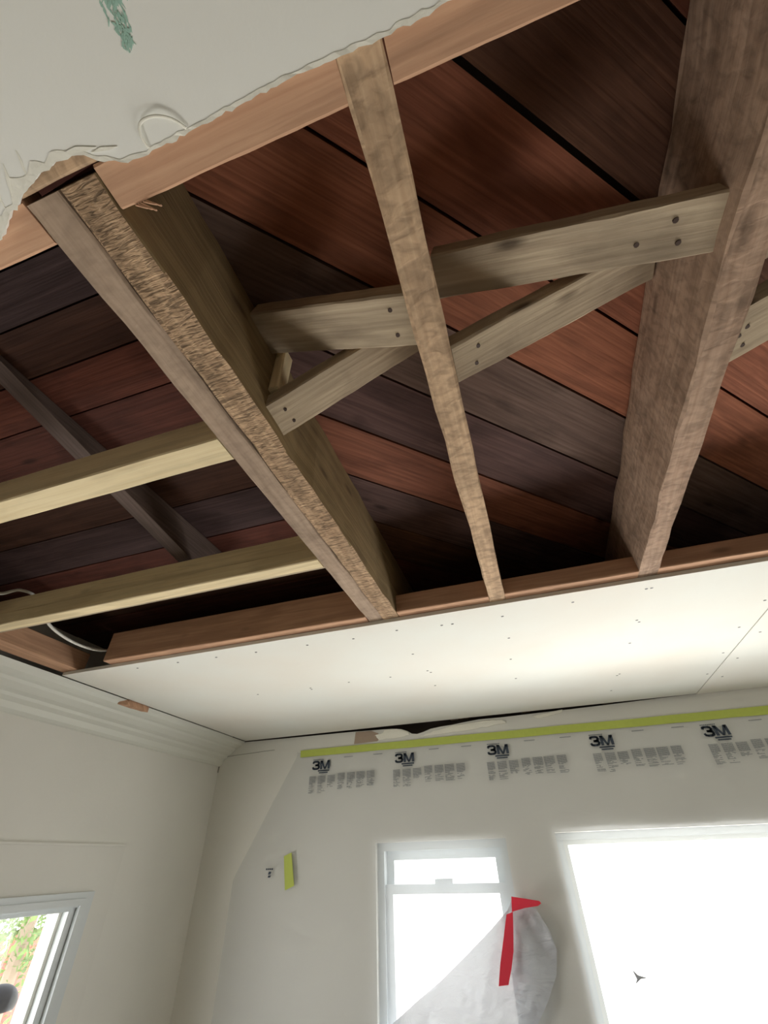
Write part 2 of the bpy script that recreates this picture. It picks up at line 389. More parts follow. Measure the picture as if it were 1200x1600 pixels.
# crown moulding on the left wall
prof = [(-2.86, ZC), (-2.885, .962), (-2.90, .945), (-2.93, .930), (-2.955, .922), (-2.965, .905), (-3.00, .875), (-3.035, .862), (-3.045, .845), (-3.075, .825), (-3.085, .79), (-3.105, .775), (XL, .77), (XL, ZC)]
mb = MB(); n = len(prof)
for yy in (YB, YF): mb.v += [U(x, yy, z) for x, z in prof]
for i in range(n):
    j = (i+1) % n; mb.f.append([i, j, n+j, n+i]); mb.uv.append([(0,0)]*4); mb.t.append((1,1,1,1))
for k in (0, n): mb.f.append([k+i for i in range(n)]); mb.uv.append([(0,0)]*n); mb.t.append((1,1,1,1))
crown = struct(mb, 'trim_2', 'trimw')
mb = MB()
mb.prism([(-2.915, 2.60), (-2.89, 2.585), (-2.852, 2.64), (-2.846, 2.78), (-2.862, 2.86), (-2.888, 2.82), (-2.893, 2.74), (-2.908, 2.70)], .945, .983)
tag(mb.build('wood_chip', 'fir', crown), 'bare brown wood where the paint chipped off')

# ------------------------------------------------------------------ ceilings
# old painted ceiling with its torn edge (seen from below)
meas = [(-3.12,.075),(-2.6,.085),(-2.1,.07),(-1.6,.08),(-1.2,.07),(-1.0,.075),(-.86,.072),(-.801,.068),(-.763,.052),(-.727,.036),(-.682,.025),(-.648,.016),(-.605,.011),(-.561,.011),(-.54,.018),(-.524,.03),(-.485,.046),(-.453,.051),(-.391,.051),(-.337,.049),(-.26,.047),(-.175,.045),(-.108,.046),(-.043,.047),(-.011,.048),(.05,.048),(.109,.046),(.4,.05),(.9,.045),(1.5,.05),(2.4,.04),(3.4,.05)]
edge = []
for (xa, ya), (xb, yb) in zip(meas, meas[1:]):
    k = max(1, int((xb-xa)/.009)) if -1 < xa < .4 else 3
    for i in range(k):
        f = i/k; x = xa+(xb-xa)*f; y = ya+(yb-ya)*f
        rough = .0045 if x > -.5 else .0075
        edge.append((x, y + noise.noise(Vector((x*45, 1, 0)))*rough + noise.noise(Vector((x*170, 3, 0)))*rough*.6))
edge.append((3.4, .05))
mb = MB(); mb.prism([(XR, YB), (XL, YB)][::-1] + [(XR, edge[-1][1])] + list(reversed(edge))[1:], ZC, 1.0)
ceil = struct(mb, 'ceiling', 'old')
# exposed gypsum and paper lip along the tear
def ribbon(pts, inner, outer, zin, zout, th=.0012):
    mb = MB(); n = len(pts)
    for layer in (0, th):
        for i, (x, y) in enumerate(pts):
            a = inner(x); b_ = outer(x)
            mb.v += [U(x, y-a, zin+layer), U(x, y+b_, zout(x)+layer)]
    for i in range(n-1):
        for base, fl in ((0, 0), (2*n, 1)):
            q = [base+2*i, base+2*i+2, base+2*i+3, base+2*i+1]
            mb.f.append(q); mb.uv.append([(0,0)]*4); mb.t.append((1,1,1,1))
        for o in (0, 1):
            mb.f.append([2*i+o, 2*i+2+o, 2*n+2*i+2+o, 2*n+2*i+o]); mb.uv.append([(0,0)]*4); mb.t.append((1,1,1,1))
    return mb
vis = [p for p in edge if -1.2 < p[0] < .6]
nz = lambda x, k, s: noise.noise(Vector((x*k, s, 2.2)))
mb = ribbon(vis, lambda x: .003+.003*nz(x, 40, 1) + (.022 if -.80 < x < -.57 else 0)*(0.5+nz(x, 25, 7)),
            lambda x: .003+.004*nz(x, 60, 5), ZC-.0008, lambda x: ZC-.0012-.002*nz(x, 70, 9), .0006)
tag(mb.build('torn_paper_edge', 'paper', ceil), 'cream torn paper fringe')
# peeled strip curling over the painted face near the corner of the tear
def tube(pts, r, sides=6, flat=1.0):
    mb = MB(); n = len(pts)
    for i, p in enumerate(pts):
        a = Vector(pts[max(0, i-1)]); b_ = Vector(pts[min(n-1, i+1)]); d = (b_-a).normalized()
        up = Vector((0, 0, 1)) if abs(d.z) < .9 else Vector((0, 1, 0))
        s1 = d.cross(up).normalized(); s2 = d.cross(s1)
        for k in range(sides):
            an = 2*PI*k/sides; q = Vector(p)+s1*math.cos(an)*r+s2*math.sin(an)*r*flat; mb.v.append(U(*q))
    for i in range(n-1):
        for k in range(sides):
            j = (k+1) % sides; mb.f.append([i*sides+k, i*sides+j, (i+1)*sides+j, (i+1)*sides+k]); mb.uv.append([(i*.02, k*.01)]*4); mb.t.append((1,1,1,1))
    for e in (0, n-1): mb.f.append([e*sides+k for k in range(sides)]); mb.uv.append([(0,0)]*sides); mb.t.append((1,1,1,1))
    return mb
def smooth_pts(P, k=8):
    out = []
    for i in range(len(P)-1):
        p0, p1, p2, p3 = [Vector(P[max(0, min(len(P)-1, j))]) for j in (i-1, i, i+1, i+2)]
        for s_ in range(k):
            t_ = s_/k
            out.append(0.5*((2*p1)+(p2-p0)*t_+(2*p0-5*p1+4*p2-p3)*t_*t_+(3*p1-p0-3*p2+p3)*t_**3))
    out.append(Vector(P[-1])); return out
zz = ZC-.003
mb = tube(smooth_pts([(-.425,.048,zz), (-.424,.030,zz-.003), (-.412,.016,zz-.004), (-.385,.016,zz-.006), (-.36,.028,zz-.004), (-.345,.046,zz)]), .0024, 6, .35)
tag(mb.build('paper_curl', 'paper', ceil, True), 'thin curl of torn paper')
for (px, py, l, a) in ((-.70, .005, .05, 2.2), (-.655, -.004, .04, 2.0), (-.54, .012, .06, .2), (-.50, .025, .05, .15), (-.74, .02, .04, 1.9)):
    mb = MB(); dx, dy = math.cos(a)*l/2, math.sin(a)*l/2
    mb.prism([(px-dx, py-dy), (px-dx*.2+dy*.16, py-dy*.2-dx*.16), (px+dx, py+dy), (px+dx*.3-dy*.10, py+dy*.3+dx*.10)], ZC-.0014, ZC-.0002); mb.build('paper_shred', 'paper', ceil)
# patch where old teal paint shows through, made of short dry-brushed streaks
mb = MB()
for k in range(240):
    t_ = rng.random(); cy = -.145 + .085*t_
    cx = -.358 - (cy+.1)*.25 + rng.gauss(0, .004 + .011*(1-t_))
    l = rng.uniform(.002, .007); w = rng.uniform(.0006, .0022); a = 1.9+rng.gauss(0, .5)
    dx, dy = math.cos(a), math.sin(a); h = .0001+.000004*k
    mb.prism([(cx-dx*l, cy-dy*l), (cx+dy*w, cy-dx*w), (cx+dx*l, cy+dy*l), (cx-dy*w, cy+dx*w)], ZC-.0003-h, ZC+.0005)
tag(mb.build('old_paint_patch', 'teal', ceil), 'teal green old paint showing through')

# new drywall sheets beyond the opening
XS = 1.318
def sheet(name, x0, x1, y0, y1, label):
    mb = MB(); N_ = 40
    lo = [(x0+(x1-x0)*i/N_, y0 + noise.noise(Vector((i*.7, 4, 0)))*.002) for i in range(N_+1)]
    hi = [(x1, y1), (x0, y1)]
    mb.prism(lo+hi, ZC, 1.0)
    return tag(mb.build(name, 'new'), label, 'drywall', 'new drywall sheets')
sh1 = sheet('drywall_sheet', -2.84, XS-.0035, 2.045, 4.215, 'large bare drywall sheet with screw rows between the open framing and far wall')
sh2 = sheet('drywall_sheet', XS+.0035, XR, 2.045, 4.235, 'drywall sheet right of the diagonal-looking seam, cut off by the photo edge')
screws = [(-2.305,2.115),(-2.009,2.125),(-1.742,2.138),(-1.478,2.154),(-1.148,2.168),(-.865,2.179),(-.601,2.159),(-.353,2.183),(-.295,2.188),(-.028,2.19),(.325,2.153),(.662,2.133),(.685,2.133),(1.266,2.486),(-.609,2.532),(-.022,2.497),(-.042,2.851),(-.594,2.86),(-.615,3.189),(-.041,3.256),(.665,2.505),(.667,2.848),(.665,3.441),(.643,3.846),(1.243,2.825),(1.269,3.253),(1.276,3.69),(-1.476,2.896),(-1.481,2.926),(-1.171,2.881),(-1.901,2.884),(-.865,2.889),(.652,3.47),(-.58,2.90),(.68,2.535)]
sc_me = None
for (x, y) in screws:
    if sc_me is None:
        mb = MB(); mb.prism([(x+.0075*math.cos(2*PI*k/10), y+.0055*math.sin(2*PI*k/10)) for k in range(10)], ZC-.0012, ZC+.004)
        o = mb.build('screw', 'screw', sh1); sc_me = o
        ref = Vector((x*S, y*S))
    else:
        o = sc_me.copy(); C.objects.link(o); o.parent = sh1
        o.location = Vector(sc_me.location) + Vector((x*S-ref.x, y*S-ref.y, 0))
for (x, y) in ((1.40, 2.62), (1.385, 2.95), (1.39, 3.4), (1.40, 3.8)):
    o = sc_me.copy(); C.objects.link(o); o.parent = sh2
    o.location = Vector((x*S, y*S, world_loc(sc_me).z)) - Vector(sh2.location)

# ------------------------------------------------------------------ decking above the joists
def clip(poly, nx, ny, c):
    out = []
    for i in range(len(poly)):
        p, q = poly[i], poly[(i+1) % len(poly)]; dp = nx*p[0]+ny*p[1]-c; dq = nx*q[0]+ny*q[1]-c
        if dp <= 0: out.append(p)
        if (dp < 0 < dq) or (dq < 0 < dp):
            f = dp/(dp-dq); out.append((p[0]+(q[0]-p[0])*f, p[1]+(q[1]-p[1])*f))
    return out
RED = (.66, .30, .21, 1); ORG = (.82, .38, .23, 1); BRN = (.30, .17, .11, 1); GRY = (.40, .31, .27, 1); PUR = (.30, .22, .21, 1); DRD = (.45, .18, .12, 1)
lines = [-.006+.2605*k for k in range(-8, 22)]
tints = {-1: BRN, 0: ORG, 1: ORG, 2: GRY, 3: PUR, 4: RED, 5: PUR, 6: BRN, -2: DRD}
r2 = math.sqrt(.5)
mb = MB()
for i in range(len(lines)-1):
    k = i-8+0
    gp = .005 if k != 0 else .011
    c0, c1 = lines[i]+gp, lines[i+1]-.004
    a, b_ = -6.0, 9.0       # distance along the board
    P = lambda s_, c: ((s_-c)*r2, (s_+c)*r2)
    poly = [P(a, c0), P(b_, c0), P(b_, c1), P(a, c1)]
    for nx, ny, c in ((-1, 0, .66), (1, 0, XR), (0, -1, 1.2), (0, 1, YF+.1)):
        poly = clip(poly, nx, ny, c)
        if len(poly) < 3: break
    if len(poly) < 3: continue
    tt = tints.get(k, rng.choice([BRN, GRY, DRD, RED])); tt = tuple(v*rng.uniform(.95, 1.05) for v in tt[:3])+(1,)
    dz = rng.uniform(0, .004)
    mb.prism(poly, ZD+dz, ZD+.045, PI/4, (rng.uniform(0, 9), rng.uniform(0, 9)), tt)
tag(mb.build('board_subfloor', 'deck'), 'diagonal red-brown and grey boards above the open joists', 'subfloor')
mb = MB()
ys = [-1.2+.17*k for k in range(9)]; ys = [y for y in ys if y < .25] + [.30, .458, .628, .82, 1.02, 1.215, 1.48, 1.67, 1.86]
while ys[-1] < YF: ys.append(ys[-1]+.19)
RED = (.34, .13, .085, 1); DRD = (.24, .09, .065, 1); BRN = (.18, .095, .06, 1); PUR = (.15, .11, .11, 1)  # tints darkened to paint in the shade of the left bay
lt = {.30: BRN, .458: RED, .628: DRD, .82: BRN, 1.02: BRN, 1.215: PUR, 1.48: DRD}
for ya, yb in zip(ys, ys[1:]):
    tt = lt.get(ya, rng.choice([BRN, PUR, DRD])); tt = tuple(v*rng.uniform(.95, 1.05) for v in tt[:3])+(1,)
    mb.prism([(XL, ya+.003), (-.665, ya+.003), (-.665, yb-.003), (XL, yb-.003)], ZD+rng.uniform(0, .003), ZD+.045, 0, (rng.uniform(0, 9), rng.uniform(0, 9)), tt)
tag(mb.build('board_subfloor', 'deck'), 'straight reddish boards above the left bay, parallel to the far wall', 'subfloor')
# what lies on top of the decking, closing the house above
struct(bx((XL-WT, YB-WT, ZD+.05), (XR+WT, YF+WT, 1.6)), 'ceiling_upper_deck', 'attic')

# ------------------------------------------------------------------ joists
def joist(x0, x1, y0, y1, mat, label, seed, z0=1.0, z1=ZD-.002, jit=.006):
    mb = MB(); xc = (x0+x1)/2; zc = (z0+z1)/2
    mb.beam((xc, y0, zc), (xc, y1, zc), (x1-x0, 0, 0), (0, 0, z1-z0), seg=70, jit=jit, ch=.004, seed=seed)
    return tag(mb.build('ceiling_joist', mat), label, 'joist', 'joists across the opening')
JG = 'joists across the opening'
jl = joist(-.722, -.643, .047, YF+.12, 'joist_grey', 'smoother grey-tan joist, left one of the doubled pair', 1)
jh = joist(-.638, -.552, .047, YF+.12, 'hairy', 'splintery brown joist, right one of the doubled pair', 2, jit=.008)
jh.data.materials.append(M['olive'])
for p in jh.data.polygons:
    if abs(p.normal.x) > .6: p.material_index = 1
jm = joist(-.071, .006, .047, YF+.12, 'joist', 'single middle joist between the two bridged bays', 3)
jr = joist(.622, .702, -1.2, YF+.12, 'joist_red', 'rough right-hand joist with a deep visible side face', 4, jit=.011)
jo = joist(1.33, 1.41, -1.2, YF+.12, 'joist', 'joist hidden beyond the right edge of the photo', 5)
bpy.data.objects.remove(jo)
# beam across the near end, just above the torn drywall
mb = MB(); mb.beam((XL, -.04, 1.08), (.61, -.04, 1.08), (0, .15, 0), (0, 0, .155), seg=60, jit=.003, seed=8)
tag(mb.build('header_beam', 'joist'), 'tan beam the doubled joist butts against, under the torn ceiling', 'beam')
# sloping timber deep in the left bay
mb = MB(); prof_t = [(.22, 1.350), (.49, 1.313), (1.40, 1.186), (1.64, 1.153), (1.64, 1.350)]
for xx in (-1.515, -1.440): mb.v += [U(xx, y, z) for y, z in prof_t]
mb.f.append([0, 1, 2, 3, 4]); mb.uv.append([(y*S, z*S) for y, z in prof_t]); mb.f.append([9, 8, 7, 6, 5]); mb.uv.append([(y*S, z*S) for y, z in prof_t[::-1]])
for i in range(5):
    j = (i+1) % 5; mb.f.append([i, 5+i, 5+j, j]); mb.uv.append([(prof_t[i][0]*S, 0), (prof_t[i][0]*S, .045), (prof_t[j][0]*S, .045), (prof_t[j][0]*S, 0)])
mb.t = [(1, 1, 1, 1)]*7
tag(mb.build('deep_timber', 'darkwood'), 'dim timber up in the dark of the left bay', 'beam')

# ------------------------------------------------------------------ blocking (pink nailers, pale blocks)
def block(name, lo, hi, axis, mat, label, cat='blocking', group=None, seed=1, jit=.002, seg=24):
    (x0, y0, z0), (x1, y1, z1) = lo, hi; mb = MB(); xc, yc, zc = (x0+x1)/2, (y0+y1)/2, (z0+z1)/2
    if axis == 'x': mb.beam((x0, yc, zc), (x1, yc, zc), (0, y1-y0, 0), (0, 0, z1-z0), seg=seg, jit=jit, seed=seed)
    else: mb.beam((xc, y0, zc), (xc, y1, zc), (x1-x0, 0, 0), (0, 0, z1-z0), seg=seg, jit=jit, seed=seed)
    return tag(mb.build(name, mat), label, cat, group)
NG = 'nailers along the torn ceiling edge'
block('nailer', (-.551, .037, 1.002), (-.073, .110, 1.07), 'x', 'fir', 'pinkish nailer at the torn edge between doubled joist and middle joist', group=NG)
block('nailer', (.008, .037, 1.002), (.62, .110, 1.07), 'x', 'fir', 'orange-tan nailer at the torn edge right of the middle joist', group=NG, seed=3)
block('nailer', (-2.7, .037, 1.002), (-.724, .116, 1.07), 'x', 'fir', 'tan nailer at the torn edge left of the doubled joist', group=NG, seed=4)
FG = 'fir blocks along the new drywall edge'
block('edge_block', (-2.46, 1.985, 1.002), (-.724, 2.085, 1.185), 'x', 'fir', 'tall pinkish block along the drywall edge left of the doubled joist', group=FG, seed=5)
block('edge_block', (-.550, 1.985, 1.002), (-.073, 2.085, 1.10), 'x', 'fir', 'short pinkish edge block between doubled joist and middle joist', group=FG, seed=6)
block('edge_block', (.008, 1.985, 1.002), (.62, 2.085, 1.085), 'x', 'fir', 'pinkish edge block between middle joist and right joist', group=FG, seed=7)
block('edge_block', (.704, 1.985, 1.002), (1.9, 2.085, 1.085), 'x', 'fir', 'pinkish edge block right of the right joist', group=FG, seed=8)
PG = 'pale cross blocks in the left bay'
b1 = block('cross_block', (-2.72, .668, 1.0), (-.724, .762, 1.118), 'x', 'pine', 'pale cross block nearer the camera in the left bay', group=PG, seed=9)
b2 = empty('cross_block', (-1.7, 1.42, 1.0), 'pale two-layer cross block nearer the far wall in the left bay', 'blocking', PG)
for nm, lo, hi in (('strip', (-2.72, 1.385, 1.0), (-.724, 1.452, 1.07)), ('board', (-2.72, 1.397, 1.074), (-.724, 1.452, 1.165)), ('furring', (-2.72, 1.4535, 1.008), (-.724, 1.474, 1.05))):
    mb = MB(); mb.beam((lo[0], (lo[1]+hi[1])/2, (lo[2]+hi[2])/2), (hi[0], (lo[1]+hi[1])/2, (lo[2]+hi[2])/2), (0, hi[1]-lo[1], 0), (0, 0, hi[2]-lo[2]), seg=24, jit=.002, seed=11)
    mb.build(nm, 'pine' if nm != 'furring' else 'brace', b2)
block('wall_ledger', (-2.86, .12, 1.002), (-2.725, 2.09, 1.12), 'y', 'fir', 'pink-tan ledger running along the left wall above the crown moulding', seed=12)

# ------------------------------------------------------------------ cross bridging
def nailhead(parent, p, r=.006):
    mb = MB(); c = Vector(p); mb.prism([(c.x+r*math.cos(2*PI*k/8), c.y+r*math.sin(2*PI*k/8)) for k in range(8)], c.z-.003, c.z+.004); mb.build('nail', 'rust', parent)
BG = 'cross bridging boards between the joists'
def brace(a, b_, wy, th, mat, label, seed, nails=(), jit=.004):
    a, b_ = Vector(a), Vector(b_); d = (b_-a).normalized(); w = Vector((0, 1, 0)); n = d.cross(w).normalized()
    if n.z < 0: n = -n
    mb = MB(); mb.beam(a+n*th/2, b_+n*th/2, w*wy, n*th, seg=30, jit=jit, seed=seed)
    o = tag(mb.build('bridging_board', mat), label, 'bridging', BG)
    for f, off in nails:
        p = a.lerp(b_, f); nailhead(o, (p.x, p.y+off*wy, p.z))
    return o
brace((-.550, .545, 1.290), (-.073, .545, 1.075), .142, .055, 'brace', 'greyish bridging board falling from doubled joist to middle joist', 21, [(.9, -.25), (.9, .25)])
brace((-.552, .700, 1.045), (-.085, .700, 1.292), .120, .05, 'brace', 'tan bridging board rising from doubled joist behind the grey one', 22, [(.09, -.15), (.1, .25)])
brace((.008, .530, 1.235), (.620, .535, 1.045), .122, .05, 'brace', 'knotty bridging board falling from middle joist to right joist', 23, [(.88, .2), (.86, -.2), (.75, .1)])
brace((.008, .700, 1.060), (.610, .700, 1.292), .120, .05, 'brace', 'bridging board rising from middle joist toward the right joist', 24, [(.12, -.2), (.10, .2)])
brace((.704, .845, 1.035), (1.32, .845, 1.28), .165, .05, 'brace', 'pale bridging board with dark holes right of the right joist', 25, [(.08, -.1), (.09, .25), (.05, .0)])
brace((.704, .640, 1.08), (1.32, .640, 1.30), .10, .05, 'joist_grey', 'darker bridging board nearest the photo edge right of the right joist', 26)
# small cleat on the doubled joist's side
mb = MB(); mb.beam((-.532, .655, 1.12), (-.532, .655, 1.33), (.035, 0, 0), (0, .05, 0), seg=8, jit=.001, seed=30)
tag(mb.build('wood_cleat', 'pine'), 'small pale cleat on the doubled joist beside the grey bridging', 'cleat')
# splinters hanging off the nailer corner
mb = MB()
for k in range(5):
    mb.beam((-.52+.006*k, .112, 1.003), (-.50+.008*k, .122+.004*(k % 3), .997-.002*k), (.003, 0, .001), (0, .003, .001), seg=3, seed=k, ch=.0005)
tag(mb.build('wood_splinter', 'fir'), 'tuft of orange splinters under the pinkish nailer corner', 'splinter')

# ------------------------------------------------------------------ cable
mb = tube(smooth_pts([(-2.50, 1.10, 1.30), (-2.485, 1.25, 1.12), (-2.485, 1.36, 1.182), (-2.49, 1.47, 1.182), (-2.505, 1.60, 1.09), (-2.53, 1.78, 1.065), (-2.535, 1.95, 1.075), (-2.53, 2.09, 1.12), (-2.52, 2.3, 1.2)]), .008, 8)
tag(mb.build('electric_cable', 'cable', smooth=True), 'white cable drooping past the far pale block to the corner', 'cable')

# ------------------------------------------------------------------ far wall details
FY = YF-.002
Kf = YF/4.3
def F(x, z): return (x*Kf, z*Kf)
def plate(name, pts, y0, y1, mat, parent=None):
    mb = MB(); mb.plate([F(*p) for p in pts], y0, y1); return mb.build(name, mat, parent)
o = plate('exposed_wood_patch', [(-1.675, .872), (-1.44, .878), (-1.40, .90), (-1.43, .945), (-1.50, .972), (-1.66, .975)], YF-.004, YF-.0005, 'brown_paper')
tag(o, 'brown bare patch above the green tape beside the torn paper', 'patch')
def ragged(pts, n=6, amp=.008, seed=0):
    out = []
    for i in range(len(pts)):
        a, b_ = pts[i], pts[(i+1) % len(pts)]
        for k in range(n):
            f = k/n; out.append((a[0]+(b_[0]-a[0])*f + noise.noise(Vector((i*3.1+k*.9, seed, 1)))*amp, a[1]+(b_[1]-a[1])*f + noise.noise(Vector((i*2.1+k*.8, seed, 7)))*amp))
    return out
o = plate('torn_paper', ragged([(-1.42, .885), (-1.20, .89), (-1.12, .905), (-1.13, .93), (-1.22, .965), (-1.36, .968), (-1.38, .94), (-1.46, .93)], seed=2), YF-.008, YF-.004, 'paper'); tag(o, 'cream torn drywall paper left of the dark gap above the tape', 'torn paper', 'torn paper above the tape')
o = plate('torn_paper', ragged([(-1.02, .880), (-.55, .895), (-.22, .925), (-.25, .95), (-.36, .958), (-.70, .945), (-.92, .905)], seed=5), YF-.008, YF-.001, 'paper'); tag(o, 'long ragged torn paper right of the dark gap above the tape', 'torn paper', 'torn paper above the tape')
o = plate('torn_paper', ragged([(.02, .955), (.28, .985), (.27, .965), (.16, .945), (.06, .935)], seed=8, amp=.005), YF-.007, YF-.001, 'paper'); tag(o, 'small torn paper flake under the ceiling crack, right of the others', 'torn paper', 'torn paper above the tape')
# hairline crack in the paint near the corner, and the split in the corner itself
pts = [(-3.10, YF-.001, .850), (-2.95, YF-.001, .862), (-2.75, YF-.001, .868), (-2.62, YF-.001, .874), (-2.5, YF-.001, .876)]
tag(tube(smooth_pts(pts), .0022, 4).build('paint_crack', 'crack'), 'thin crack running from the room corner toward the green tape', 'crack', 'cracks in the room corner')
tag(tube(smooth_pts([(XL+.004, YF-.004, .87), (XL+.004, YF-.004, .82), (XL+.007, YF-.006, .77), (XL+.004, YF-.004, .72)]), .006, 5).build('paint_crack', 'crack'), 'short vertical split right in the room corner under the crown', 'crack', 'cracks in the room corner')

# masking film over the wall and windows
film_root = empty('masking_film', (0, YF-.02, ZF), 'sheet of hazy masking film over the far wall and its windows', 'plastic film')
mb = MB(); NX, NZ = 120, 90; x0, x1, z0, z1 = -2.24, XR-.02, ZF+.05, .83
for i in range(NZ+1):
    z = z1+(z0-z1)*i/NZ
    for j in range(NX+1):
        f = j/NX
        xl = x0-.5*min(1, max(0, (.80-z)/.9))
        x = xl+(x1-xl)*f
        drop = min(1, (z1-z)/.3)
        y = FY-.004 - drop*(.012 + .010*noise.noise(Vector((x*1.7, z*.9, 0))) + .004*noise.noise(Vector((x*6, z*2.2, 3))) + .004*math.sin(x*9+z*1.3)*noise.noise(Vector((x*.7, z, 8))))
        if z < .50: y -= .010*min(1, (.50-z)/.03)*(.6+.6*noise.noise(Vector((x*2, 0, 5))))
        mb.v.append(U(x, y, z))
for i in range(NZ):
    for j in range(NX):
        a = i*(NX+1)+j; mb.f.append([a, a+1, a+NX+2, a+NX+1]); mb.uv.append([(0,0)]*4); mb.t.append((1,1,1,1))
film = mb.build('film_sheet', 'film', film_root, True)
def film_y(x, z):
    drop = min(1, (z1-z)/.3)
    return FY-.004 - drop*(.012 + .010*noise.noise(Vector((x*1.7, z*.9, 0))) + .004*noise.noise(Vector((x*6, z*2.2, 3))) + .004*math.sin(x*9+z*1.3)*noise.noise(Vector((x*.7, z, 8))))
# printed logo : bold 3M with small bars
def logo(xc, zc, tilt=0.0):
    mb = MB(); q = film_y(xc*Kf, zc*Kf)-.006; sh = math.tan(tilt)
    def put(P):
        b0 = len(mb.v)
        for x, z in P: mb.v.append(Vector(((xc+x)*Kf*S + (z)*S*sh, q*S, (zc+z)*Kf*S+EYE)))
        mb.f.append(list(range(b0, b0+len(P)))); mb.uv.append([(0,0)]*len(P)); mb.t.append((1,1,1,1))
    H0, H1 = -.030, .042                      # letter height
    three = [(-.082, .024), (-.078, .034), (-.066, .036), (-.040, .036), (-.028, .031), (-.024, .022), (-.028, .012), (-.040, .007), (-.058, .006), (-.040, .005), (-.026, .001), (-.021, -.009), (-.026, -.020), (-.040, -.0245), (-.066, -.0245), (-.080, -.021), (-.084, -.011)]
    for (xa, za), (xb, zb) in zip(three, three[1:]):
        dx, dz = xb-xa, zb-za; l = math.hypot(dx, dz); ux, uz = dx/l*.004, dz/l*.004; nx, nz_ = -dz/l*.0095, dx/l*.0078
        put([(xa-ux+nx, za-uz+nz_), (xb+ux+nx, zb+uz+nz_), (xb+ux-nx, zb+uz-nz_), (xa-ux-nx, za-uz-nz_)])
    put([(-.010, H0), (.012, H0), (.012, H1), (-.010, H1)]); put([(.068, H0), (.090, H0), (.090, H1), (.068, H1)])
    put([(-.008, H1), (.016, H1), (.048, H0), (.032, H0)]); put([(.064, H1), (.088, H1), (.048, H0), (.032, H0)])
    def bar(xa, xb, za, zb):
        b0 = len(mb.v)
        for x, z in ((xa, za), (xb, za), (xb, zb), (xa, zb)): mb.v.append(Vector(((xc*Kf+x)*S+(z)*S*sh, q*S, (zc*Kf+z)*S+EYE)))
        mb.f.append([b0, b0+1, b0+2, b0+3]); mb.uv.append([(0,0)]*4); mb.t.append((1,1,1,1))
    bar(-.03, .085, -.047, -.036); bar(-.02, .07, -.062, -.053)
    for k in range(9): bar(-.085+k*.012, -.076+k*.012, .048, .054)
    o = mb.build('printed_logo', 'ink', film_root); tag(o, 'dark blue printed logo'); return o
def textblock(xa, seed):
    mb = MB(); r = random.Random(seed); cols = [(0, .066), (.088, .078), (.185, .078), (.29, .072), (.383, .08), (.474, .084), (.578, .076)]
    for ci, (cx, cw) in enumerate(cols):
        topz = .628 + .010*(ci >= 3); rows = r.choice([20, 21, 23]); bot = .515 if ci > 1 else .495
        if ci == 2: bot = .535
        z = topz
        while z > bot:
            full = z > topz-.055
            x = cx
            end = cx + cw*(1 if full else r.uniform(.5, 1))
            while x < end:
                wl = min(r.uniform(.010, .026), end-x)
                if full or r.random() < .85:
                    X0, X1, Z0, Z1 = (xa+x)*Kf, (xa+x+wl*.93)*Kf, (z-.0038)*Kf, z*Kf
                    y = film_y(X0, Z0)-.006; b0 = len(mb.v)
                    for a, b_ in ((X0, Z0), (X1, Z0), (X1, Z1), (X0, Z1)): mb.v.append(U(a, y, b_))
                    mb.f.append([b0, b0+1, b0+2, b0+3]); mb.uv.append([(0,0)]*4); mb.t.append((1,1,1,1))
                x += wl
            z -= .0062 if full else r.choice([.0062, .0075, .0125])
    tag(mb.build('printed_text', 'greyink', film_root), 'grey columns of tiny print')
    for cx in (.345, .64):
        mb = MB(); y = film_y((xa+cx+.04)*Kf, .764*Kf)-.006
        for k in range(7):
            X0 = (xa+cx+k*.013)*Kf; Z0 = .764*Kf; b0 = len(mb.v)
            for a, b_ in ((X0, Z0), (X0+.011, Z0), (X0+.011, Z0+.006), (X0, Z0+.006)): mb.v.append(U(a, y, b_))
            mb.f.append([b0, b0+1, b0+2, b0+3]); mb.uv.append([(0,0)]*4); mb.t.append((1,1,1,1))
        mb.build('printed_line', 'greyink', film_root)
for k, xc in enumerate((-2.003, -1.173, -.330, .515, 1.352)):
    logo(xc, .712, -.12 if k == 4 else 0); textblock(xc-.112+.015*(k > 2), k)
# tiny print beside the short green tape
mb = MB()
for k in range(4): mb.plate([F(-2.46+.018*k, -.045), F(-2.446+.018*k, -.045), F(-2.446+.018*k, -.033), F(-2.46+.018*k, -.033)], YF-.032, YF-.031)
for a, b_ in ((-.075, -.055), (-.095, -.08)): mb.plate([F(-2.435, a), F(-2.412, a), F(-2.405, b_), F(-2.43, b_)], YF-.032, YF-.031)
mb.build('printed_mark', 'ink', film_root)
# small tear in the film over the picture window
mb = MB(); mb.plate([F(.272, -.578), F(.300, -.605), F(.356, -.617), F(.310, -.622), F(.266, -.648), F(.286, -.625)], YF-.055, YF-.053); mb.build('film_tear', 'outer', film_root)

